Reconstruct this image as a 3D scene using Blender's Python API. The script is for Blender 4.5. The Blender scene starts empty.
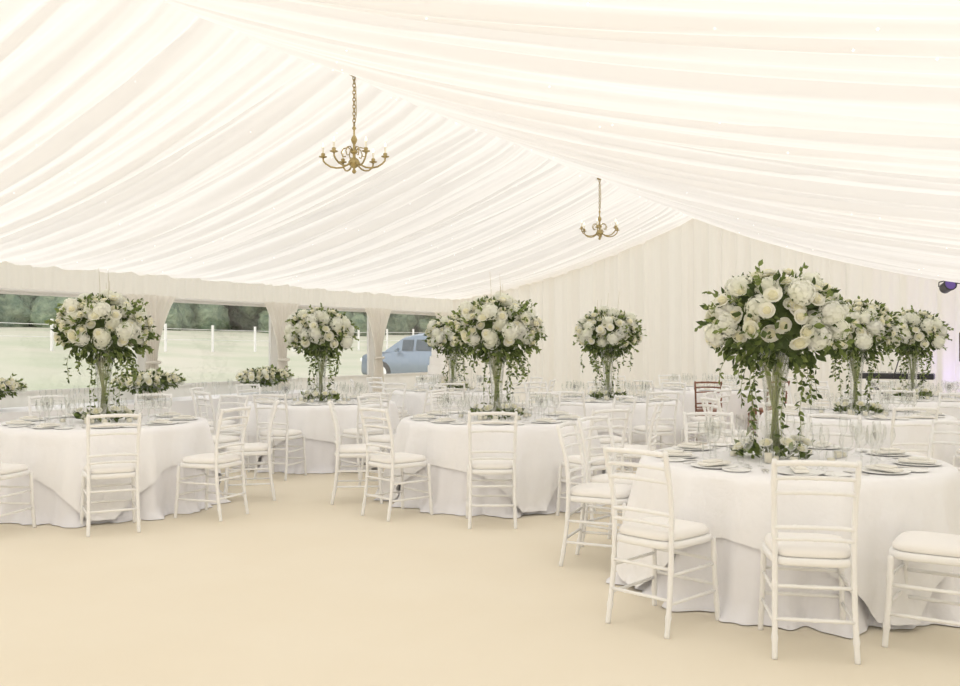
import bpy, math, random
from mathutils import Vector, Matrix, Euler
random.seed(7)
R=random.random
def U(a,b): return a+(b-a)*random.random()
S=bpy.context.scene
try:
    S.view_settings.view_transform='Standard'
except Exception: pass
COL=S.collection

# ---------------------------------------------------------------- materials
def mat(name,color,rough=.6,metal=0,spec=.4,noise=None,bump=None,emit=None,transl=0,coord='Object'):
    m=bpy.data.materials.new(name); m.use_nodes=True
    nt=m.node_tree; n=nt.nodes; l=nt.links
    p=n['Principled BSDF']; out=n['Material Output']
    p.inputs['Base Color'].default_value=(*color,1)
    p.inputs['Roughness'].default_value=rough
    p.inputs['Metallic'].default_value=metal
    p.inputs['Specular IOR Level'].default_value=spec
    tc=n.new('ShaderNodeTexCoord')
    csock=None
    if noise:
        sc,c2=noise[:2]
        no=n.new('ShaderNodeTexNoise'); no.inputs['Scale'].default_value=sc; no.inputs['Detail'].default_value=4
        l.new(tc.outputs[coord],no.inputs['Vector'])
        mx=n.new('ShaderNodeMix'); mx.data_type='RGBA'
        rp=n.new('ShaderNodeMapRange'); rp.inputs['From Min'].default_value=.35; rp.inputs['From Max'].default_value=.65
        l.new(no.outputs['Fac'],rp.inputs['Value']); l.new(rp.outputs['Result'],mx.inputs['Factor'])
        mx.inputs['A'].default_value=(*color,1); mx.inputs['B'].default_value=(*c2,1)
        csock=mx.outputs['Result']
        l.new(csock,p.inputs['Base Color'])
    bsock=None
    if bump:
        sc,st,dist=bump
        no=n.new('ShaderNodeTexNoise'); no.inputs['Scale'].default_value=sc; no.inputs['Detail'].default_value=6
        l.new(tc.outputs[coord],no.inputs['Vector'])
        b=n.new('ShaderNodeBump'); b.inputs['Strength'].default_value=st; b.inputs['Distance'].default_value=dist
        l.new(no.outputs['Fac'],b.inputs['Height']); bsock=b.outputs['Normal']
        l.new(bsock,p.inputs['Normal'])
    if emit:
        p.inputs['Emission Color'].default_value=(*emit[0],1); p.inputs['Emission Strength'].default_value=emit[1]
    if transl>0:
        t=n.new('ShaderNodeBsdfTranslucent'); t.inputs['Color'].default_value=(*color,1)
        if csock: l.new(csock,t.inputs['Color'])
        if bsock: l.new(bsock,t.inputs['Normal'])
        ms=n.new('ShaderNodeMixShader'); ms.inputs['Fac'].default_value=transl
        l.new(p.outputs[0],ms.inputs[1]); l.new(t.outputs[0],ms.inputs[2]); l.new(ms.outputs[0],out.inputs['Surface'])
    return m
def glassmat(name,tint,edge=.35,base=.04,top=.9):
    m=bpy.data.materials.new(name); m.use_nodes=True
    nt=m.node_tree; n=nt.nodes; l=nt.links
    n.remove(n['Principled BSDF']); out=n['Material Output']
    tr=n.new('ShaderNodeBsdfTransparent'); tr.inputs['Color'].default_value=(*tint,1)
    gl=n.new('ShaderNodeBsdfGlossy'); gl.inputs['Roughness'].default_value=.05
    lw=n.new('ShaderNodeLayerWeight'); lw.inputs['Blend'].default_value=edge
    mp=n.new('ShaderNodeMapRange'); mp.inputs['To Min'].default_value=base; mp.inputs['To Max'].default_value=top
    l.new(lw.outputs['Facing'],mp.inputs['Value'])
    ms=n.new('ShaderNodeMixShader'); l.new(mp.outputs['Result'],ms.inputs['Fac'])
    l.new(tr.outputs[0],ms.inputs[1]); l.new(gl.outputs[0],ms.inputs[2]); l.new(ms.outputs[0],out.inputs['Surface'])
    return m

M={}
M['ceil']=mat('ceiling_silk_liner',(.915,.88,.835),.75,spec=.15,transl=.5,bump=(3.0,.12,.03))
M['wallfab']=mat('wall_silk_liner',(.91,.875,.815),.8,spec=.15,transl=.40)
M['pvc']=mat('white_pvc_wall',(.90,.88,.85),.5,transl=.3)
M['carpet']=mat('cream_carpet',(.88,.81,.67),.95,spec=.1,noise=(1.2,(.865,.79,.645)),bump=(260,.5,.004))
M['cloth']=mat('white_tablecloth',(.95,.945,.955),.8,spec=.15,bump=(7,.5,.03))
M['under']=mat('white_under_cloth',(.93,.925,.96),.8,spec=.15,bump=(6,.5,.03))
M['chair']=mat('white_painted_wood',(.95,.945,.935),.4,spec=.4)
M['cushion']=mat('ivory_seat_pad',(.95,.93,.90),.85,spec=.1,bump=(60,.2,.003))
M['brownwood']=mat('brown_wood',(.30,.14,.09),.4,noise=(14,(.20,.09,.06)))
M['rose']=mat('cream_rose_petal',(.99,.98,.85),.6,spec=.2,noise=(5,(.995,.985,.93)),transl=.45)
M['rose2']=mat('ivory_rose_heart',(.985,.955,.74),.6,spec=.2,transl=.4)
M['hyd']=mat('white_hydrangea_petal',(.985,.99,.87),.6,spec=.2,noise=(7,(.99,.99,.94)),transl=.45)
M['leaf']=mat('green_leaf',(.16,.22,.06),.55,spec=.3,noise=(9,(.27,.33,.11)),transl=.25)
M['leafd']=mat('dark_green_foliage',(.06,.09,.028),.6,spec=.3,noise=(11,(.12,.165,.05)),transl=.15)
M['stem']=mat('green_stem',(.34,.38,.16),.6)
M['twig']=mat('pale_twig',(.60,.55,.42),.7)
M['brass']=mat('antique_brass',(.50,.40,.20),.35,metal=.75,noise=(20,(.36,.28,.12)))
M['candle']=mat('ivory_candle_sleeve',(.9,.86,.72),.5)
M['bulb']=mat('candle_bulb',(1,.95,.8),.3,emit=((1,.85,.6),1.2))
M['star']=mat('starlight_led',(1,1,1),.3,emit=((1,.97,.9),2.2))
M['plate']=mat('white_china',(.93,.93,.91),.4,spec=.3)
M['napkin']=mat('linen_napkin',(.88,.86,.80),.85)
M['silver']=mat('silver_cutlery',(.85,.84,.82),.3,metal=.8)
M['glass']=glassmat('clear_glass',(.99,.995,.99),.35,.05,.6)
M['pane']=glassmat('clear_window_film',(.97,.985,1.0),.15,.03)
M['icing']=mat('white_icing',(.92,.90,.87),.5)
M['black']=mat('black_plastic',(.04,.04,.045),.45)
M['darkm']=mat('dark_metal',(.10,.10,.11),.35,metal=.7)
M['alu']=mat('aluminium_frame',(.82,.81,.79),.4,metal=.2)
M['grass']=mat('dry_grass_field',(.52,.485,.39),.95,noise=(.25,(.42,.43,.31)),bump=(4,.4,.1))
M['tree']=mat('hazy_tree_leaves',(.12,.17,.11),.9,noise=(1.6,(.25,.30,.19)),bump=(3,1,.4))
M['trunk']=mat('tree_trunk_bark',(.2,.18,.16),.9)
M['carp']=mat('blue_grey_car_paint',(.22,.27,.33),.25,metal=.3)
M['carg']=mat('dark_car_glass',(.06,.08,.10),.1)
M['tyre']=mat('black_tyre',(.03,.03,.03),.8)
M['lens']=mat('lamp_lens_violet',(.08,.05,.16),.2,emit=((.45,.25,1),.15))

# ---------------------------------------------------------------- mesh builder
class MB:
    def __init__(s): s.v=[];s.f=[];s.m=[];s.mats=[];s.sm=[]
    def mi(s,k):
        if k not in s.mats: s.mats.append(k)
        return s.mats.index(k)
    def add(s,vs,fs,k,smooth=True,T=None):
        o=len(s.v); i=s.mi(k)
        if T is not None: vs=[tuple(T@Vector(v)) for v in vs]
        s.v.extend(vs)
        for f in fs:
            s.f.append(tuple(a+o for a in f)); s.m.append(i); s.sm.append(smooth)
    def mesh(s,name):
        me=bpy.data.meshes.new(name); me.from_pydata(s.v,[],s.f)
        for k in s.mats: me.materials.append(M[k])
        me.polygons.foreach_set('material_index',s.m); me.polygons.foreach_set('use_smooth',s.sm)
        me.update(); return me
    def obj(s,name,parent=None,loc=(0,0,0),rz=0):
        return place(name,s.mesh(name),parent,loc,rz)
def place(name,me,parent=None,loc=(0,0,0),rz=0,sc=1):
    o=bpy.data.objects.new(name,me); COL.objects.link(o)
    o.location=loc; o.rotation_euler=(0,0,rz); o.scale=(sc,sc,sc)
    if parent: o.parent=parent
    return o
def empty(name,loc=(0,0,0),rz=0):
    o=bpy.data.objects.new(name,None); COL.objects.link(o); o.location=loc; o.rotation_euler=(0,0,rz); o.empty_display_size=.1
    return o
def tube(mb,pts,rad,k,seg=8,T=None,cap=True,closed=False):
    P=[Vector(p) for p in pts]; n=len(P)
    if not hasattr(rad,'__len__'): rad=[rad]*n
    vs=[];fs=[]
    nrm=None
    for i in range(n):
        if closed: t=P[(i+1)%n]-P[i-1]
        else: t=P[min(i+1,n-1)]-P[max(i-1,0)]
        t.normalize()
        if nrm is None:
            a=Vector((0,0,1)) if abs(t.z)<.9 else Vector((1,0,0))
            nrm=t.cross(a).normalized()
        else:
            nrm=(nrm-t*nrm.dot(t)).normalized()
        b=t.cross(nrm)
        for j in range(seg):
            a=2*math.pi*j/seg
            vs.append(tuple(P[i]+(nrm*math.cos(a)+b*math.sin(a))*rad[i]))
    m=n if closed else n-1
    for i in range(m):
        for j in range(seg):
            i2=(i+1)%n
            fs.append((i*seg+j,i*seg+(j+1)%seg,i2*seg+(j+1)%seg,i2*seg+j))
    if cap and not closed:
        fs.append(tuple(range(seg))[::-1]); fs.append(tuple((n-1)*seg+j for j in range(seg)))
    mb.add(vs,fs,k,True,T)
def lathe(mb,prof,k,seg=16,T=None,smooth=True):
    vs=[];fs=[];n=len(prof)
    for r,z in prof:
        for j in range(seg):
            a=2*math.pi*j/seg; vs.append((r*math.cos(a),r*math.sin(a),z))
    for i in range(n-1):
        for j in range(seg):
            fs.append((i*seg+j,i*seg+(j+1)%seg,(i+1)*seg+(j+1)%seg,(i+1)*seg+j))
    mb.add(vs,fs,k,smooth,T)
def box(mb,c,s,k,T=None,bev=.0):
    x,y,z=[a/2 for a in s]; b=min(bev,x*.9,y*.9,z*.9)
    if b<=0:
        vs=[(c[0]+i*x,c[1]+j*y,c[2]+q*z) for i in(-1,1) for j in(-1,1) for q in(-1,1)]
        fs=[(0,1,3,2),(4,6,7,5),(0,4,5,1),(2,3,7,6),(0,2,6,4),(1,5,7,3)]
        mb.add(vs,fs,k,False,T); return
    vs=[];fs=[]
    def ring(hx,hy,z):
        o=len(vs)
        for (sx,sy,a0) in((1,1,0),(-1,1,90),(-1,-1,180),(1,-1,270)):
            for d in(0,45,90):
                a=math.radians(a0+d)
                vs.append((c[0]+sx*(hx-b)+b*math.cos(a),c[1]+sy*(hy-b)+b*math.sin(a),c[2]+z))
        return o
    r=[ring(x-b*.6+b*.001,y-b*.6,-z),ring(x,y,-z+b),ring(x,y,z-b),ring(x-b*.6,y-b*.6,z)]
    for i in range(3):
        for j in range(12): fs.append((r[i]+j,r[i]+(j+1)%12,r[i+1]+(j+1)%12,r[i+1]+j))
    fs.append(tuple(range(11,-1,-1))); fs.append(tuple(r[3]+j for j in range(12)))
    mb.add(vs,fs,k,False,T)
def grid(mb,fn,nu,nv,k,T=None,smooth=True):
    vs=[fn(i/nu,j/nv) for i in range(nu+1) for j in range(nv+1)]
    fs=[(i*(nv+1)+j,(i+1)*(nv+1)+j,(i+1)*(nv+1)+j+1,i*(nv+1)+j+1) for i in range(nu) for j in range(nv)]
    mb.add(vs,fs,k,smooth,T)

# ---------------------------------------------------------------- tent shell
XL,XR,YN,YF=-10.0,1.0,-4.0,16.6
XRG,ZR,ZEL,ZER=-4.9,3.80,2.42,2.22
def rprofile(n,step,comps):
    cs=[(U(a,b),U(0,6.28),amp) for (a,b,amp) in comps]
    out=[]
    for i in range(n):
        y=i*step
        v=0
        for (p,f,a) in cs:
            w=math.sin(2*math.pi*y/p+f+.9*math.sin(y*1.3+f))
            # gathered fabric: rounded hanging loops with sharp creases between
            v+=a*(1-2*abs(math.sin(math.pi*y/p+f+.7*math.sin(y*.9+f)))) if a>.008 else a*w
        out.append(v)
    return out
st=.02; NY=int((YF-YN)/st)
comps=[(.30,.36,.036),(.17,.21,.022),(.60,.75,.045),(.085,.11,.0075),(.12,.14,.0078)]
PA=rprofile(NY+60,st,comps); PB=rprofile(NY+60,st,comps); PC=rprofile(NY+60,st,comps); PD=rprofile(NY+60,st,comps)
BAY=2.55
def sagz(y,t):
    bay=abs(math.sin(math.pi*(y-16.2)/BAY))
    return -.10*math.sin(math.pi*t)-.16*(bay**.6)*math.sin(math.pi*t)**.5
def slope(mb,x0,z0,x1,z1,P1,P2,nx):
    vs=[];fs=[]
    for i in range(NY+1):
        y=YN+i*st
        for j in range(nx+1):
            t=j/nx
            sh=int(14*t*(1-t)*math.sin(y*.8))+20
            f=P1[i+sh]*(1-t)+P2[i+sh]*t
            amp=.35+.75*math.sin(math.pi*min(1,t*1.05))
            z=z0+(z1-z0)*t+sagz(y,t)+ f*amp-.02
            vs.append((x0+(x1-x0)*t,y,z))
    for i in range(NY):
        for j in range(nx):
            a=i*(nx+1)+j; fs.append((a,a+1,a+nx+2,a+nx+1))
    mb.add(vs,fs,'ceil',True)
mb=MB()
slope(mb,XRG,ZR,XL,ZEL,PA,PB,26)
slope(mb,XRG,ZR,XR,ZER,PC,PD,26)
mb.obj('ceiling')
def roofz(x):
    return ZR+(ZEL-ZR)*(x-XRG)/(XL-XRG) if x<XRG else ZR+(ZER-ZR)*(x-XRG)/(XR-XRG)
# far gable wall, pleated
mb=MB()
W=rprofile(700,.02,[(.24,.28,.040),(.50,.6,.04),(.12,.14,.0079)])
def fgab(u,v):
    i=int(round(u*550)); x=XL+u*(XR-XL); return (x,YF-.06+W[i+10]*(1-.3*v)*1.3,v*(roofz(x)+.05))
grid(mb,fgab,550,14,'wallfab'); mb.obj('wall_far')
mb=MB()
def fnear(u,v):
    i=int(round(u*550)); x=XL+u*(XR-XL); return (x,YN+W[i+40],v*(roofz(x)+.05))
grid(mb,fnear,550,4,'wallfab'); mb.obj('wall_near')
mb=MB()
def fr(u,v):
    i=int(round(u*1000)); return (XR+PA[i]*.5,YN+u*(YF-YN),v*(ZER+.02))
grid(mb,fr,1000,4,'wallfab'); mb.obj('wall_right')
# floor
mb=MB(); mb.add([(XL-.05,YN-.05,0),(XR+.05,YN-.05,0),(XR+.05,YF+.05,0),(XL-.05,YF+.05,0)],[(0,1,2,3)],'carpet',False)
mb.obj('floor')
# left wall with window openings
posts=[16.25-BAY*i for i in range(9)]
ZB,ZT=.88,2.07
mb=MB()
def panel(y0,y1,z0,z1,pl=.012,k='wallfab'):
    n=max(2,int((y1-y0)/.03))
    ph=U(0,6)
    grid(mb,lambda u,v:(XL+pl*math.sin((y0+u*(y1-y0))*38+ph+1.3*math.sin(y0+u*(y1-y0)*5)),y0+u*(y1-y0),z0+v*(z1-z0)),n,4,k)
panel(YN,YF,ZT,ZEL+.05,.018)
panel(YN,YF,0,ZB,.004,'pvc')
for p in posts:
    if p-.12>YN: panel(p-.12,min(p+.12,YF),ZB,ZT,.004,'pvc')
panel(posts[0]+.12,YF,ZB,ZT,.004,'pvc')
mb.obj('wall_left')
wi=1
for i in range(len(posts)-1):
    y1=posts[i]-.12; y0=posts[i+1]+.12
    if y1<0: continue
    e=empty('window_%d'%wi,(XL,(y0+y1)/2,(ZB+ZT)/2)); wi+=1
    w=(y1-y0)/2; h=(ZT-ZB)/2
    m=MB(); t=.035
    box(m,(0,0,h-t/2),(.05,2*w,t),'pvc'); box(m,(0,0,-h+t/2),(.05,2*w,t),'pvc')
    box(m,(0,w-t/2,0),(.05,t,2*h-2*t),'pvc'); box(m,(0,-w+t/2,0),(.05,t,2*h-2*t),'pvc')
    m.obj('window_frame',e)
    m=MB(); m.add([(0,-w+t,-h+t),(0,w-t,-h+t),(0,w-t,h-t),(0,-w+t,h-t)],[(0,1,2,3)],'pane',False); m.obj('window_pane',e)
mb=MB(); tube(mb,[(XL+.05,YN+.1,ZT+.01),(XL+.05,YF-.12,ZT+.01)],.02,'pvc'); mb.obj('trim_1')
# tied curtains
def curtain_mesh():
    m=MB()
    def fn(u,v):
        z=v*2.1
        tie=1.22
        if z>tie:
            q=(z-tie)/(2.1-tie); w=.085+.36*q**1.7
        else:
            q=(tie-z)/tie; w=.085+.14*q**.6
        a=(u-.5)*2
        d=.03+.025*math.sin(a*24)+.05*(1-abs(a))
        return (d,a*w,z+.01)
    grid(m,fn,60,22,'wallfab')
    tube(m,[(.06+.06*math.cos(a),.10*math.sin(a),1.22) for a in [i*math.pi/8 for i in range(16)]],.022,'wallfab',8,closed=True)
    return m.mesh('tied_curtain')
cm=curtain_mesh()
for p in posts:
    if p>1: place('tied_curtain',cm,None,(XL+.08,min(p,YF-.6),0))
# starlights
mb=MB()
for i in range(240):
    y=U(1,16); 
    x=U(XL+.3,XR-.2); t=(x-XRG)/((XL if x<XRG else XR)-XRG)
    z=roofz(x)+sagz(y,t)-.08
    r=.0042
    mb.add([(x+r,y,z),(x-r,y,z),(x,y+r,z),(x,y-r,z),(x,y,z+r),(x,y,z-r)],[(0,2,4),(2,1,4),(1,3,4),(3,0,4),(2,0,5),(1,2,5),(3,1,5),(0,3,5)],'star')
mb.obj('ceiling_fairy_lights')

# ---------------------------------------------------------------- chair
def chair_mesh(kw='chair',kc='cushion'):
    m=MB()
    KX=.93
    TX=Matrix.Diagonal((KX,1,1,1))
    def bam(p0,p1,r,nn=3,extra=None):
        P=[];Rr=[]
        p0=Vector(p0);p1=Vector(p1)
        steps=[0]
        for q in range(nn):
            c=(q+1)/(nn+1); steps+= [c-.03,c,c+.03]
        steps.append(1)
        for s_ in steps:
            P.append(p0.lerp(p1,s_)); 
            Rr.append(r*(1.28 if any(abs(s_-(q+1)/(nn+1))<1e-6 for q in range(nn)) else 1))
        tube(m,P,Rr,kw,8,TX)
    def curve(pts,r):
        P=[];Rr=[]
        V=[Vector(p) for p in pts]
        for i in range(len(V)-1):
            a=V[max(i-1,0)];b=V[i];c=V[i+1];d=V[min(i+2,len(V)-1)]
            for j in range(10):
                t=j/10
                P.append(.5*((2*b)+(c-a)*t+(2*a-5*b+4*c-d)*t*t+(3*b-a-3*c+d)*t**3))
                Rr.append(r*(1.25 if j==5 else 1))
        P.append(V[-1]); Rr.append(r*.8)
        tube(m,P,Rr,kw,8,TX)
    for s in(-1,1):
        curve([(s*.195,-.235,0),(s*.19,-.20,.22),(s*.188,-.185,.45),(s*.192,-.195,.68),(s*.198,-.255,.925)],.0145)
        curve([(s*.215,.215,0),(s*.205,.20,.22),(s*.20,.19,.44)],.0145)
        bam((s*.20,.195,.30),(s*.19,-.195,.30),.009,2); bam((s*.207,.205,.16),(s*.192,-.21,.16),.009,2)
    def yb(z): 
        return -.185-.01*max(0,(z-.45)/.23) if z<.68 else -.195-.06*((z-.68)/.245)
    for z,r in((.905,.0135),(.835,.0105),(.765,.0105),(.60,.0105),(.545,.0095)):
        w=.19; y=yb(z)
        P=[(w*(i/16-1),y-.02*(1-(i/16-1)**2),z+.008*(1-(i/16-1)**2)) for i in range(33)]
        tube(m,P,[r*(1.22 if i in(8,16,24) else 1) for i in range(33)],kw,8,TX)
    bam((-.20,.205,.32),(.20,.205,.32),.009,3); bam((-.205,.21,.19),(.205,.21,.19),.009,3)
    bam((-.188,-.195,.33),(.188,-.195,.33),.009,3); bam((-.19,-.21,.18),(.19,-.21,.18),.009,3)
    def se(r,h,z):
        out=[]
        for i in range(28):
            a=2*math.pi*i/28; c=math.cos(a); s_=math.sin(a)
            q=(abs(c)**5+abs(s_)**5)**(-.2)
            out.append((r*c*q*(1+.06*s_)*KX,h*s_*q,z))
        return out
    def loft(rs,k):
        vs=[];fs=[]
        for r in rs: vs+=r
        for i in range(len(rs)-1):
            for j in range(28): fs.append((i*28+j,i*28+(j+1)%28,(i+1)*28+(j+1)%28,(i+1)*28+j))
        fs.append(tuple(range(27,-1,-1))); fs.append(tuple((len(rs)-1)*28+j for j in range(28)))
        m.add(vs,fs,k,True)
    loft([se(.205,.205,.425),se(.215,.215,.432),se(.215,.215,.455),se(.205,.205,.462)],kw)
    loft([se(.18,.18,.460),se(.200,.200,.468),se(.203,.203,.485),se(.19,.19,.505),se(.15,.15,.513),se(.05,.05,.515)],kc)
    return m.mesh('dining_chair')
CH=chair_mesh(); CHB=chair_mesh('brownwood','brownwood')

# ---------------------------------------------------------------- round table
TR=.89; TH=.745
def under_r(th,s,H=TH):
    q=s/H
    k=.5+.5*math.sin(12*th+1.1*math.sin(3*th)+1)
    k2=.5+.5*math.sin(19*th+1.7*math.sin(2*th)+3)
    r=TR+.012+.025*q+(q**.75)*.095*(k**1.6)+(q**1.1)*.045*k2**2+.013*q*math.sin(37*th+2+3*q)
    if q>.88: r+=.075*((q-.88)/.12)**1.5*(.4+.6*k2)+.014*math.sin(53*th)*(q-.88)/.12
    return r
def cloth_meshes(var):
    NT=400
    def col(th,L,off,zt,fn_extra=0):
        pts=[]
        for rr in(.02,.3,.6,.86): pts.append((rr,zt))
        pts.append((TR-.02+off,zt-.002)); pts.append((TR+.004+off,zt-.014))
        for i in range(1,19):
            u=i/18; u=u*(1.25-.25*u)
            s=.014+(L-.014)*u
            pts.append((under_r(th,s)+off+fn_extra*(s/TH),zt-s))
        return pts
    def build(Lf,off,zt,k,ex):
        vs=[];fs=[]
        for i in range(NT):
            th=2*math.pi*i/NT
            for (r,z) in col(th,Lf(th),off,zt,ex(th)): vs.append((r*math.cos(th),r*math.sin(th),max(z,.006)))
        n=24
        for i in range(NT):
            for j in range(n-1):
                a=i*n+j;b=((i+1)%NT)*n+j; fs.append((a,a+1,b+1,b))
        mm=MB(); mm.add(vs,fs,k,True)
        mm.add([(.021*math.cos(t),.021*math.sin(t),zt) for t in [2*math.pi*q/12 for q in range(12)]],[tuple(range(12))],k,True)
        return mm
    a=build(lambda t:TH-.004,0,TH,'under',lambda t:.015*math.sin(5*t+var))
    def L(t):
        h=1.24/max(abs(math.cos(t)),abs(math.sin(t)))
        return min(h-TR+.02*math.sin(9*t+var),TH-.03)
    b=build(L,.014,TH+.008,'cloth',lambda t:.05*abs(math.sin(2*t))**3+.015*math.sin(5*t+var)+.006)
    return a.mesh('floor_length_cloth'),b.mesh('square_overlay_cloth')
CL=[cloth_meshes(v) for v in(0,2)]
def tabletop_mesh():
    m=MB()
    lathe(m,[(.001,.705),(TR-.01,.705),(TR,.712),(TR,.728),(TR-.01,.735),(.001,.735)],'brownwood',48)
    for a in range(4):
        c,s=math.cos(a*math.pi/2+.78),math.sin(a*math.pi/2+.78)
        tube(m,[(c*.5,s*.5,.70),(c*.6,s*.6,0)],.018,'darkm')
    return m.mesh('wooden_trestle')
TT=tabletop_mesh()

# ---------------------------------------------------------------- settings
def glass(m,x,y,z,h,r):
    T=Matrix.Translation((x,y,z))
    lathe(m,[(r*.8,.002),(.006,.010),(.004,h*.45),(.008,h*.5),(r*.75,h*.6),(r,h*.75),(r*.92,h*.9),(r*.8,h)],'glass',12,T)
def settings_meshes(n=9):
    g=MB();p=MB();c=MB();k=MB();v=MB()
    z=TH+.0085
    for i in range(n):
        a=2*math.pi*(i)/n
        T=Matrix.Rotation(a,4,'Z')@Matrix.Translation((.70,0,z))
        lathe(p,[(.095,.001),(.11,.003),(.132,.010),(.134,.012),(.130,.013),(.10,.007),(.09,.005),(.001,.0045)],'plate',28,T)
        Tb=Matrix.Rotation(a+.25,4,'Z')@Matrix.Translation((.76,0,z))
        lathe(p,[(.06,.001),(.078,.008),(.079,.010),(.075,.010),(.05,.005),(.001,.004)],'plate',20,Tb)
        Tn=T@Matrix.Rotation(U(-.1,.1),4,'Z')
        box(k,(.0,0,.022),(.20,.075,.016),'napkin',Tn,.006)
        box(k,(.01,0,.036),(.11,.06,.012),'napkin',Tn,.005)
        for dy in(-.165,-.185,.155,.175):
            box(c,(.0,dy,.004),(.11,.008,.003),'silver',T)
            box(c,(-.075,dy,.005),(.06,.018 if dy>0 else .022,.003),'silver',T)
        for (rr,da,h,r) in((.50,.10,.225,.040),(.56,.20,.20,.036),(.46,-.06,.19,.040),(.50,.30,.235,.028)):
            aa=a+da; glass(g,rr*math.cos(aa),rr*math.sin(aa),z,h,r)
    for i in range(8):
        a=U(0,6.28); rr=U(.24,.36)
        T=Matrix.Translation((rr*math.cos(a),rr*math.sin(a),z))
        h=U(.06,.13)
        lathe(v,[(.028,.002),(.032,h*.5),(.028,h)],'glass',14,T)
        lathe(v,[(.001,.006),(.022,.006),(.022,h*.5),(.001,h*.5)],'candle',12,T)
    return [(g.mesh('wine_glasses'),'wine_glasses'),(p.mesh('china_plates'),'china_plates'),(k.mesh('folded_napkins'),'folded_napkins'),(c.mesh('cutlery'),'cutlery'),(v.mesh('votive_candles'),'votive_candles')]
SET=settings_meshes()

# ---------------------------------------------------------------- flowers
def frame(pos,nrm,sc,spin=None):
    n=Vector(nrm).normalized()
    q=n.to_track_quat('Z','Y').to_matrix().to_4x4()
    return Matrix.Translation(pos)@q@Matrix.Rotation(U(0,6.28) if spin is None else spin,4,'Z')@Matrix.Scale(sc,4)
def rose(m,pos,nrm,r):
    T=frame(pos,nrm,r)
    layers=[(3,.22,.95,.0,'rose2',1.3),(4,.42,.92,.06,'rose2',.95),(5,.66,.85,.16,'rose',.85),(6,.92,.66,.28,'rose',.75)]
    for (n,R0,h,curl,k,w) in layers:
        for i in range(n):
            a0=2*math.pi*i/n+R0*7
            def fn(u,v):
                uu=(u-.5)*2
                az=a0+uu*w
                rr=R0*(.25+.75*v**.55)+curl*v**4-.05*abs(uu)*v
                z=h*v-.14*uu*uu*v-.15*(v**5)*curl*3
                return (rr*math.cos(az),rr*math.sin(az),z-.25)
            grid(m,fn,4,4,k,T)
    lathe(m,[(.001,.62),(.3,.60),(.5,.40),(.75,.15),(.6,-.15),(.001,-.3)],'rose2',8,T)
def hydrangea(m,pos,nrm,r):
    T=frame(pos,nrm,1)
    lathe(m,[(.001,r*.80),(r*.5,r*.66),(r*.86,.0),(r*.5,-r*.45),(.001,-r*.5)],'hyd',10,T)
    n=56
    for i in range(n):
        z=1-1.45*(i+.5)/n; s=math.sqrt(max(0,1-z*z)); a=i*2.39996
        d=Vector((s*math.cos(a)+U(-.1,.1),s*math.sin(a)+U(-.1,.1),z*.85+U(-.08,.08)))
        F=T@frame(d*r*U(.92,1.05),d,r*.27)
        for q in range(4):
            b=q*math.pi/2
            c,sn=math.cos(b),math.sin(b)
            pts=[(0,0,0),(.5,-.45,.10),(1,0,.0),(.5,.45,.10)]
            m.add([(x*c-y*sn,x*sn+y*c,z2) for x,y,z2 in pts],[(0,1,2),(0,2,3)],'hyd',True,F)
def leaf(m,pos,dirv,L,w,k):
    T=frame(pos,dirv,L)
    ww=w
    m.add([(0,0,0),(ww*.8,.05,.3),(ww,.08,.55),(0,.0,1),(-ww,.08,.55),(-ww*.8,.05,.3),(0,-.03,.5)],
          [(0,1,6),(1,2,6),(2,3,6),(3,4,6),(4,5,6),(5,0,6)],k,True,T)
def bouquet(c,rx,ry,rz,nr,nh,nl,zmin=-.35,sprigs=26,sl=5,rb=(.038,.054),hb=(.062,.082)):
    b=MB();f=MB()
    c=Vector(c)
    n=nr+nh
    order=['h']*nh+['r']*nr; random.shuffle(order)
    def core(u,v):
        a=u*2*math.pi; p=(v-.5)*math.pi
        s=.76+.06*math.sin(5*a+3*p)+.05*math.sin(9*p+2*a)
        return (c.x+rx*s*math.cos(a)*math.cos(p),c.y+ry*s*math.sin(a)*math.cos(p),c.z+rz*s*math.sin(p))
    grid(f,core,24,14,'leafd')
    for i in range(n):
        z=1-(1-zmin)*(i+.5)/n; s=math.sqrt(max(0,1-z*z)); a=i*2.39996+U(-.16,.16)
        d=Vector((s*math.cos(a),s*math.sin(a),z))
        k=U(.84,1.08)
        p=c+Vector((d.x*rx*k,d.y*ry*k,d.z*rz*k))
        nn=Vector((d.x/rx,d.y/ry,d.z/rz)).normalized()+Vector((U(-.3,.3),U(-.3,.3),U(-.05,.3)))
        if order[i]=='h': hydrangea(b,p,nn,U(*hb))
        else: rose(b,p,nn,U(*rb))
    for i in range(nl):
        z=U(-1,1); s=math.sqrt(1-z*z); a=U(0,6.28)
        if z>0 and R()<.3: continue
        d=Vector((s*math.cos(a),s*math.sin(a),z)); k=U(.80,1.05)
        p=c+Vector((d.x*rx*k,d.y*ry*k,d.z*rz*k))
        dd=d+Vector((U(-.7,.7),U(-.7,.7),U(-.6,.5)))
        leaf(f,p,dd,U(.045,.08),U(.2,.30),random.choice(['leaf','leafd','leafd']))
    for i in range(sprigs):
        z=U(-.8,.95); s=math.sqrt(1-z*z); a=U(0,6.28)
        d=Vector((s*math.cos(a),s*math.sin(a),z))
        p=c+Vector((d.x*rx*.85,d.y*ry*.85,d.z*rz*.85)); q=p.copy(); pts=[p.copy()]
        dd=(d+Vector((U(-.3,.3),U(-.3,.3),U(-.2,.3)))).normalized()
        for j in range(sl):
            q=q+dd*.034; dd=(dd+Vector((0,0,-.08))).normalized(); pts.append(q.copy())
            if j>0:
                for _ in range(2): leaf(f,q,dd+Vector((U(-1,1),U(-1,1),U(-1,1))),U(.035,.055),.28,'leaf')
        tube(f,pts,.002,'stem',4)
    return b,f
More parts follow.
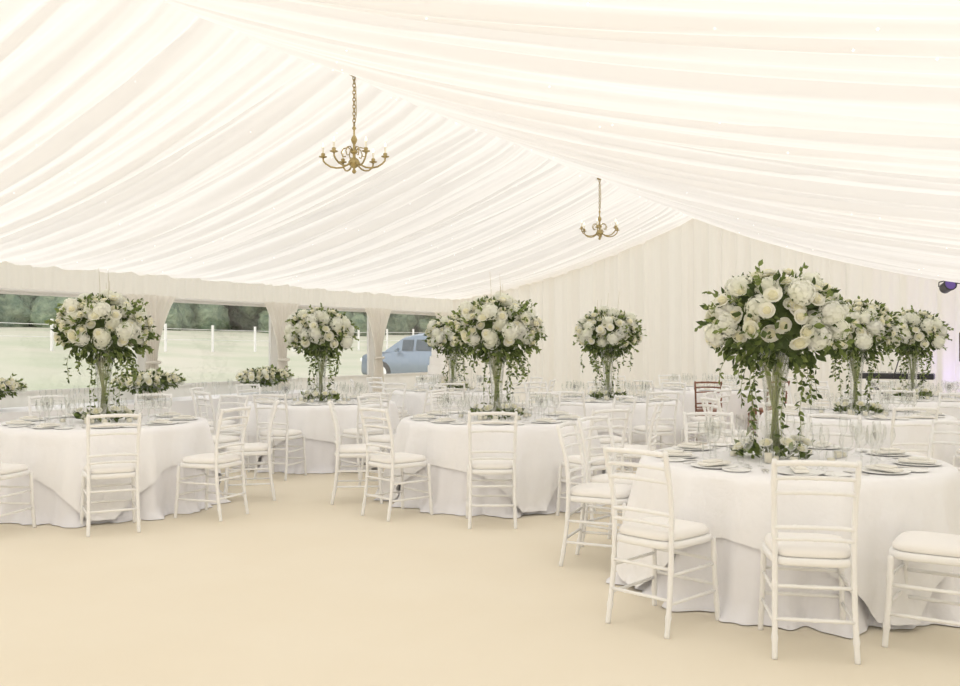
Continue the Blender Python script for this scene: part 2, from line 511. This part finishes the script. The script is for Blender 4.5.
def vine(f,p,length,out,n=None,bot=None):
    q=Vector(p); pts=[q.copy()]; ph=U(0,6)
    st_=.03; n=int(length/st_)
    for j in range(n):
        q=q+Vector((out.x*max(0,.5-j*.08)*st_+.008*math.sin(j*.6+ph),out.y*max(0,.5-j*.08)*st_+.008*math.cos(j*.5+ph),-st_))
        if bot and q.z<bot: break
        pts.append(q.copy())
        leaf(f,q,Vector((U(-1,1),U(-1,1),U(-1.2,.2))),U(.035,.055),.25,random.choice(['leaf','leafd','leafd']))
        if R()<.6: leaf(f,q,Vector((U(-1,1),U(-1,1),U(-1.2,.2))),U(.035,.055),.25,'leaf')
    if len(pts)>1: tube(f,pts,.002,'stem',4)
def tall_arr(seed,twigs):
    random.seed(seed)
    z0=TH+.009
    b,f=bouquet((0,0,1.60),.385,.385,.275,70,34,920,-.5,24,4)
    for i in range(16):
        a=U(0,6.28); rr=U(.13,.28)
        vine(f,(rr*math.cos(a),rr*math.sin(a),1.42),U(.12,.34),Vector((math.cos(a),math.sin(a),0)),bot=z0+.02)
    for i in range(5):
        a=i*1.3; rr=.14
        vine(f,(rr*math.cos(a),rr*math.sin(a),1.38),.62,Vector((0,0,0)),bot=z0+.02)
    for i in range(110):
        a=U(0,6.28); rr=U(.08,.22); leaf(f,(rr*math.cos(a),rr*math.sin(a),z0+U(.01,.07)),Vector((math.cos(a),math.sin(a),U(.1,1.2))),U(.05,.08),.26,random.choice(['leaf','leafd']))
    for i in range(9):
        a=i*.7+U(-.2,.2); rr=U(.13,.22); rose(b,(rr*math.cos(a),rr*math.sin(a),z0+U(.06,.12)),(math.cos(a)*.6,math.sin(a)*.6,1),U(.035,.045))
    # tall flared clear glass vase carrying the bouquet, stems inside
    g=MB(); T=Matrix.Translation((0,0,z0))
    lathe(g,[(.001,.001),(.085,.001),(.088,.008),(.055,.02),(.052,.05),(.055,.30),(.072,.48),(.105,.62),(.118,.66),(.114,.66),(.100,.62),(.067,.48),(.050,.30),(.047,.05),(.001,.035)],'glass',24,T)
    s=MB()
    for i in range(15):
        a=i*2.4; r0=.012+.026*R(); 
        tube(s,[(r0*math.cos(a),r0*math.sin(a),z0+.045),(.6*r0*math.cos(a+.8),.6*r0*math.sin(a+.8),z0+.30),(.05*math.cos(a+1.4),.05*math.sin(a+1.4),z0+.52),(.09*math.cos(a+1.6),.09*math.sin(a+1.6),1.44)],.0042,'stem',5)
    t=MB()
    if twigs:
        for i in range(4):
            a=U(0,6.28); rr=U(.05,.18); x,y=rr*math.cos(a),rr*math.sin(a); hh=U(.14,.30)
            tube(t,[(x,y,1.75),(x*1.1+.01,y*1.1,1.85+hh*.4),(x*1.15,y*1.1,1.85+hh)],[.003,.0025,.0015],'twig',5)
    out=[(b.mesh('white_blooms'),'white_blooms'),(f.mesh('foliage'),'foliage'),(s.mesh('flower_stems'),'flower_stems'),(g.mesh('glass_vase'),'glass_vase')]
    if twigs: out.append((t.mesh('twigs'),'twigs'))
    return out
ARR=[tall_arr(11,False),tall_arr(23,True)]
random.seed(5)
def group(name,meshes,loc,rz=0,sc=1):
    e=empty(name,loc,rz); e.scale=(sc,sc,sc)
    for me,n in meshes: place(n,me,e)
    return e

TH0=math.radians(29.6)
CR=1.275
def table(x,y,angs,arr=0,cv=0,brown=(),rz=None,off=(0,0)):
    rz=U(0,1.5) if rz is None else rz
    if not isinstance(angs,(list,tuple)): angs=[angs+40*i for i in range(9)]
    e=empty('round_dining_table',(x,y,0),rz)
    place('wooden_trestle',TT,e)
    place('floor_length_cloth',CL[cv][0],e); place('square_overlay_cloth',CL[cv][1],e)
    f=angs[0] if not isinstance(angs[0],tuple) else angs[0][0]
    group('table_place_settings',SET,(x,y,0),math.radians(f)+TH0)
    if arr is not None: group('flower_centerpiece',ARR[arr],(x+off[0],y+off[1],0),U(0,6.28))
    for i,A in enumerate(angs):
        if isinstance(A,tuple): ad,rr,tw=A
        else: ad,rr,tw=A+U(-1.7,1.7),CR+U(-.005,.04),U(-7,7)
        a=math.radians(ad)+TH0
        px,py=x+rr*math.cos(a),y+rr*math.sin(a)
        place('dining_chair',CHB if i in brown else CH,None,(px,py,0),a+math.pi/2+math.radians(tw))
table(-1.17,5.93,[(-105,1.27,4),(-139,1.26,4),(-203,1.19,0),132,95,60,25,-18,(-75,1.25,40)],arr=0,cv=0,rz=math.radians(29.6-78-45),off=(-.09,-.05))
table(-4.26,7.82,-92,arr=1,cv=1)
table(-7.18,5.70,-66,arr=1,cv=0)
table(-7.40,9.05,-100,arr=0,cv=1)
table(-4.50,11.25,-75,arr=1,cv=0)
table(-1.36,10.10,-95,arr=0,cv=1)
table(-1.11,13.4,-80,arr=0,cv=0)
table(-7.50,12.35,-90,arr=0,cv=1)
table(-4.25,14.75,-100,arr=None,cv=0,brown=(0,1))

# ---------------------------------------------------------------- long table by the windows
e=empty('long_trestle_table',(-9.42,7.9,0))
m=MB(); box(m,(0,0,.72),(.70,6.8,.03),'brownwood',bev=.005)
for y in(-3,-1,1,3):
    for x in(-.28,.28): tube(m,[(x,y,0),(x,y,.71)],.018,'darkm')
m.obj('trestle_board',e)
m=MB()
def lt(u,v):
    hx,hy=.355,3.41; per=4*(hx+hy); s=u*per
    if s<2*hx: x,y,nx,ny=-hx+s,-hy,0,-1
    elif s<2*hx+2*hy: x,y,nx,ny=hx,-hy+(s-2*hx),1,0
    elif s<4*hx+2*hy: x,y,nx,ny=hx-(s-2*hx-2*hy),hy,0,1
    else: x,y,nx,ny=-hx,hy-(s-4*hx-2*hy),-1,0
    k=(1-v)
    d=.01+.03*k+.022*k*math.sin(s*26+1.5*math.sin(s*4))
    if nx<0: d*=.3
    return (x+nx*d,y+ny*d,.008+v*.734)
grid(m,lt,600,8,'cloth')
box(m,(0,0,.742),(.725,6.835,.008),'cloth')
m.obj('long_tablecloth',e)
m=MB()
for i in range(26):
    y=4.7+i*.25
    if any(abs(y-q)<.55 for q in(5.9,8.15,10.25)): continue
    for dx in(-.1,.08): glass(m,dx+U(-.03,.03),y-7.9+U(-.05,.05),.7475,U(.19,.23),.036)
m.obj('wine_glass_rows',e)
random.seed(31)
def low_arr():
    b,f=bouquet((0,0,.24),.16,.50,.105,50,12,420,-.2,12,3,(.036,.048),(.05,.065))
    s=MB(); 
    lathe(s,[(.07,.003),(.07,.01),(.02,.03),(.02,.09),(.06,.12),(.11,.17),(.12,.22)],'glass',20,Matrix.Diagonal((1,2.4,1,1)))
    return [(b.mesh('white_blooms'),'white_blooms'),(f.mesh('foliage'),'foliage'),(s.mesh('footed_glass_bowl'),'footed_glass_bowl')]
LA=low_arr()
for y in(5.9,8.15,10.25): group('low_flower_arrangement',LA,(-9.42,y,.747+.003),0)

# ---------------------------------------------------------------- cake
e=empty('round_cake_table',(-9.0,14.3,0))
m=MB()
def ct(u,v):
    a=u*2*math.pi; k=1-v
    r=.42+.04*k+.02*k*math.sin(11*a)
    return (r*math.cos(a),r*math.sin(a),.006+.744*v)
grid(m,ct,120,6,'cloth'); lathe(m,[(.001,.752),(.41,.752),(.42,.75)],'cloth',40); m.obj('round_tablecloth',e)
m=MB(); lathe(m,[(.02,.705),(.4,.705),(.4,.745),(.02,.745)],'brownwood',30); tube(m,[(0,0,0),(0,0,.71)],.04,'darkm'); m.obj('pedestal',e)
e=empty('tiered_wedding_cake',(-9.0,14.3,.754))
m=MB(); z=0
lathe(m,[(.001,0),(.19,0),(.19,.01),(.03,.04),(.03,.12),(.2,.15),(.2,.16),(.001,.16)],'silver',28); z=.16
for r,h in((.185,.17),(.15,.16),(.115,.15),(.08,.14),(.045,.12)):
    lathe(m,[(.001,z),(r,z),(r+.006,z+.012),(r,z+.02),(r,z+h-.012),(r-.012,z+h),(.001,z+h)],'icing',32)
    for i in range(int(r*160)):
        a=2*math.pi*i/int(r*160); lathe(m,[(.001,-.008),(.009,0),(.001,.008)],'icing',6,Matrix.Translation((r*math.cos(a),r*math.sin(a),z+.012)))
    z+=h
m.obj('iced_tiers',e)
m=MB()
for i in range(7):
    a=i*.9; rose(m,(.03*math.cos(a),.03*math.sin(a),z+.0),(math.cos(a)*.6,math.sin(a)*.6,1),.032)
m.obj('sugar_roses',e)

# ---------------------------------------------------------------- chandeliers
def chandelier():
    m=MB()
    lathe(m,[(.001,.0),(.012,.006),(.02,.02),(.012,.035),(.008,.045),(.03,.06),(.048,.085),(.05,.10),(.035,.125),(.014,.14),(.012,.165),(.03,.18),(.032,.19),(.012,.21),(.010,.25),(.022,.27),(.028,.29),(.018,.315),(.008,.33),(.008,.37),(.018,.385),(.012,.40),(.001,.41)],'brass',20)
    for i in range(6):
        a=i*math.pi/3+.3; c,s=math.cos(a),math.sin(a)
        pr=[(.03,.10),(.06,.075),(.10,.055),(.15,.05),(.20,.06),(.24,.085),(.262,.11),(.265,.14)]
        tube(m,[(r*c,r*s,z) for r,z in pr],.0075,'brass',8)
        pr=[(.012,.19),(.05,.225),(.09,.215),(.11,.18),(.095,.145),(.07,.15)]
        tube(m,[(r*c,r*s,z) for r,z in pr],.005,'brass',6)
        T=Matrix.Translation((.265*c,.265*s,.13))
        lathe(m,[(.001,0),(.01,.004),(.032,.012),(.036,.018),(.014,.016),(.014,.022),(.018,.036),(.015,.045),(.001,.045)],'brass',14,T)
        lathe(m,[(.009,.04),(.009,.095),(.001,.096)],'candle',10,T)
        lathe(m,[(.004,.095),(.009,.108),(.007,.122),(.001,.138)],'bulb',10,T)
    z=.405; i=0
    while z<.80:
        pts=[]
        for q in range(12):
            t=2*math.pi*q/12; x=.013*math.cos(t); zz=.021*math.sin(t)
            pts.append((x,0,z+.017+zz) if i%2 else (0,x,z+.017+zz))
        tube(m,pts,.004,'brass',5,closed=True)
        z+=.030; i+=1
    tube(m,[(0,0,.40),(.016,.01,.5),(.02,.0,.62),(.012,.008,.74),(0,0,.83)],.003,'brass',5)
    lathe(m,[(.001,.865),(.05,.86),(.052,.85),(.03,.835),(.006,.822),(.001,.822)],'brass',18)
    return m.mesh('chandelier')
CD=chandelier()
place('brass_chandelier',CD,None,(XRG+.05,6.37,2.905),.2)
place('brass_chandelier',CD,None,(XRG,11.95,2.89),.5)

# ---------------------------------------------------------------- stage corner
e=empty('stage_par_light',(-.83,15.75,2.33))
m=MB(); T=Matrix.Rotation(math.radians(70),4,'X')@Matrix.Rotation(.5,4,'Y')
lathe(m,[(.001,-.14),(.05,-.13),(.08,-.08),(.085,.08),(.095,.09),(.095,.12),(.085,.12),(.08,.10),(.001,.10)],'black',20,T)
tube(m,[(-.11,0,0),(-.11,0,.07),(0,0,.10),(.11,0,.07),(.11,0,0)],.01,'black',6)
tube(m,[(.03,0,.06),(1.0,0,.06)],.022,'darkm',8)
tube(m,[(1.0,0,.06),(1.0,0,-2.33)],.022,'darkm',8)
for a in(0.5,2.6,4.7): tube(m,[(1.0,0,-1.9),(1.0+.35*math.cos(a),.35*math.sin(a),-2.31)],.014,'darkm',6)
m.obj('lamp_body',e)
m=MB(); lathe(m,[(.078,.105),(.001,.106)],'lens',20,T); m.obj('lamp_lens',e)
e=empty('speaker_on_stand',(-.50,15.2,0))
m=MB(); box(m,(0,0,1.42),(.28,.28,.46),'black',None,.03); tube(m,[(0,0,.1),(0,0,1.2)],.02,'darkm')
for a in(0,2.09,4.19): tube(m,[(0,0,.55),(.42*math.cos(a),.42*math.sin(a),.015)],.012,'darkm')
lathe(m,[(.001,-.03),(.09,-.02),(.11,.0)],'darkm',20,Matrix.Translation((0,-.145,1.34))@Matrix.Rotation(math.radians(90),4,'X'))
lathe(m,[(.001,-.02),(.04,-.01),(.05,.0)],'darkm',16,Matrix.Translation((0,-.145,1.55))@Matrix.Rotation(math.radians(90),4,'X'))
m.obj('speaker_cabinet',e)
e=empty('electronic_keyboard_on_stand',(-1.55,15.75,0))
m=MB(); box(m,(0,0,.97),(1.1,.32,.09),'black',None,.02)
for i in range(36): box(m,(-.49+i*.028,-.06,1.018),(.024,.16,.012),'plate')
for i in range(35):
    if i%7 not in(2,6): box(m,(-.476+i*.028,-.02,1.028),(.013,.09,.01),'black')
for y in(-.1,.1): tube(m,[(-.4,y,0.01),(.4,y,.92)],.015,'darkm'); tube(m,[(.4,y,0.01),(-.4,y,.92)],.015,'darkm')
tube(m,[(.0,-.25,.95),(.1,-.3,1.3),(.15,-.45,1.5)],.009,'darkm',6)
m.obj('keyboard_body',e)

# ---------------------------------------------------------------- outdoors
m=MB()
def gz(x,y):
    d=max(0,-x-12); q=min(1,max(0,(-x-10.6)/3)); q=q*q*(3-2*q)
    return -.06+.32*q+d*.054+.10*math.sin(x*.2+y*.13)*min(1,d/10)
def gf(u,v):
    x=-10.2-120*u**1.8; y=-70+v*190; return (x,y,gz(x,y))
grid(m,gf,80,60,'grass')
m.add([(-10.2,-70,-.06),(60,-70,-.06),(60,120,-.06),(-10.2,120,-.06)],[(0,1,2,3)],'grass',False)
m.obj('ground')
random.seed(9)
m=MB()
def blob(c,r,k):
    ph=[U(0,6) for _ in range(4)]
    def fn(u,v):
        a=u*2*math.pi;p=(v-.5)*math.pi
        s=1+.14*math.sin(4*a+ph[0]+2*p)+.10*math.sin(7*p+3*a+ph[1])+.07*math.sin(11*a+ph[2]-5*p)
        return (c[0]+r*s*math.cos(a)*math.cos(p),c[1]+r*s*math.sin(a)*math.cos(p),c[2]+r*.9*s*math.sin(p))
    grid(m,fn,22,12,k)
for row in(0,1):
    for i in range(62):
        y=-35+i*3.0+U(-1,1)+row*1.5; x=-54-U(0,6)-row*7
        g=gz(x,y); h=U(9,13)
        tube(m,[(x,y,g-.3),(x+.2,y,g+h*.35),(x,y+.3,g+h*.7)],[.35,.28,.15],'trunk',7)
        for q in range(7):
            blob((x+U(-1.6,1.6),y+U(-1.8,1.8),g+h*(.12+.14*q)),U(1.9,2.8),'tree')
        if not row: blob((x+3,y+U(-1,1),g+.5),U(1.3,1.9),'tree')
m.obj('tree_line')
m=MB()
for i in range(40):
    y=-20+i*2.6; x=-30
    box(m,(x,y,gz(x,y)+.55),(.08,.08,1.2),'pvc')
for z in(.5,.95):
    tube(m,[(-30,-20+j*2.6,gz(-30,-20+j*2.6)+z) for j in range(40)],.012,'pvc',5)
m.obj('fence')
def car(loc,rz,sc=1):
    e=empty('car',loc,rz); e.scale=(sc,sc,sc)
    m=MB()
    st_=[(-2.1,.62,.35,.62),(-2.05,.78,.25,.78),(-1.6,.86,.22,.90),(-.9,.88,.22,.95),(.2,.88,.22,.95),(1.0,.87,.22,.93),(1.7,.84,.22,.92),(2.05,.78,.25,.82),(2.12,.68,.35,.62)]
    sec=[]
    for (y,w,z0,z1) in st_:
        zm=(z0+z1)/2
        sec.append([(-w*.9,y,z0),(-w,y,z0+.08),(-w*1.0,y,zm),(-w*.96,y,z1-.05),(-w*.85,y,z1),(w*.85,y,z1),(w*.96,y,z1-.05),(w,y,zm),(w,y,z0+.08),(w*.9,y,z0)])
    vs=[p for s in sec for p in s]; n=10; fs=[]
    for i in range(len(sec)-1):
        for j in range(n): fs.append((i*n+j,i*n+(j+1)%n,(i+1)*n+(j+1)%n,(i+1)*n+j))
    fs.append(tuple(range(n))); fs.append(tuple((len(sec)-1)*n+j for j in range(n)))
    m.add(vs,fs,'carp',True)
    g=[(-1.75,.74,.90,.90),(-1.35,.66,.90,1.36),(-.6,.64,.90,1.46),(.3,.64,.90,1.45),(.75,.66,.90,1.36),(1.35,.76,.90,.92)]
    for i in range(5):
        a=g[i];b=g[i+1]
        for s in(-1,1):
            v=[(s*(a[1]+.10),a[0],.9),(s*(b[1]+.10),b[0],.9),(s*(b[1]-.04),b[0],b[3]-.06 if b[3]>.95 else .9),(s*(a[1]-.04),a[0],a[3]-.06 if a[3]>.95 else .9)]
            m.add(v,[(0,1,2,3)],'carp',False)
    for i in(1,2,3): 
        a=g[i];b=g[i+1]
        for s in(-1,1):
            y0,y1=a[0]+.05,b[0]-.05
            m.add([(s*.752,y0,.96),(s*.752,y1,.96),(s*.665,y1,1.27),(s*.665,y0,1.27)],[(0,1,2,3)],'carg',False)
    for i in range(5):
        a=g[i];b=g[i+1]
        k='carg' if i in(0,4) else 'carp'
        za=a[3]-.06 if a[3]>.95 else .9; zb=b[3]-.06 if b[3]>.95 else .9
        m.add([(-a[1]+.04,a[0],za),(-b[1]+.04,b[0],zb),(-.4,b[0],b[3]),(-.4,a[0],a[3]),(.4,a[0],a[3]),(.4,b[0],b[3]),(b[1]-.04,b[0],zb),(a[1]-.04,a[0],za)],[(0,1,2,3),(3,2,5,4),(4,5,6,7)],k,True)
    for y in(-1.3,1.32):
        for s in(-1,1):
            T=Matrix.Translation((s*.80,y,.32))@Matrix.Rotation(math.pi/2,4,'Y')
            lathe(m,[(.001,-.1),(.28,-.1),(.32,-.07),(.32,.07),(.28,.1),(.2,.1),(.19,.08),(.001,.09)],'tyre',24,T)
            lathe(m,[(.001,.105*s),(.19,.10*s)],'alu',24,T)
    for s in(-1,1):
        box(m,(s*.62,2.07,.68),(.28,.1,.12),'plate',bev=.03); box(m,(s*.62,-2.05,.7),(.25,.1,.12),'brownwood',bev=.03)
        box(m,(s*.95,.75,.98),(.18,.1,.12),'carp',bev=.03)
    m.obj('car_body',e)
car((-14.3,22.6,gz(-14.3,22.6)-.03),math.radians(34+60),.98)

# ---------------------------------------------------------------- light
w=bpy.data.worlds.new('daylight'); S.world=w; w.use_nodes=True
bg=w.node_tree.nodes['Background']; bg.inputs['Color'].default_value=(.985,.99,1.0,1); bg.inputs['Strength'].default_value=1.36
def light(name,typ,loc,rot,energy,color,**k):
    d=bpy.data.lights.new(name,typ); d.energy=energy; d.color=color
    for a,b in k.items(): setattr(d,a,b)
    o=bpy.data.objects.new(name,d); COL.objects.link(o); o.location=loc; o.rotation_euler=rot
    return o
light('sun','SUN',(0,0,20),(math.radians(50),math.radians(8),0),2.25,(1,.965,.92),angle=math.radians(5))
light('stage_uplight','SPOT',(-.6,15.9,.3),(math.radians(160),0,0),60,(.45,.35,1),spot_size=1.6,spot_blend=1,shadow_soft_size=.1)

# ---------------------------------------------------------------- camera
cd=bpy.data.cameras.new('camera'); cd.lens=35; cd.sensor_width=36; cd.clip_end=400
co=bpy.data.objects.new('camera',cd); COL.objects.link(co)
co.location=(0,0,1.45); co.rotation_euler=(math.radians(90.12),0,TH0)
S.camera=co
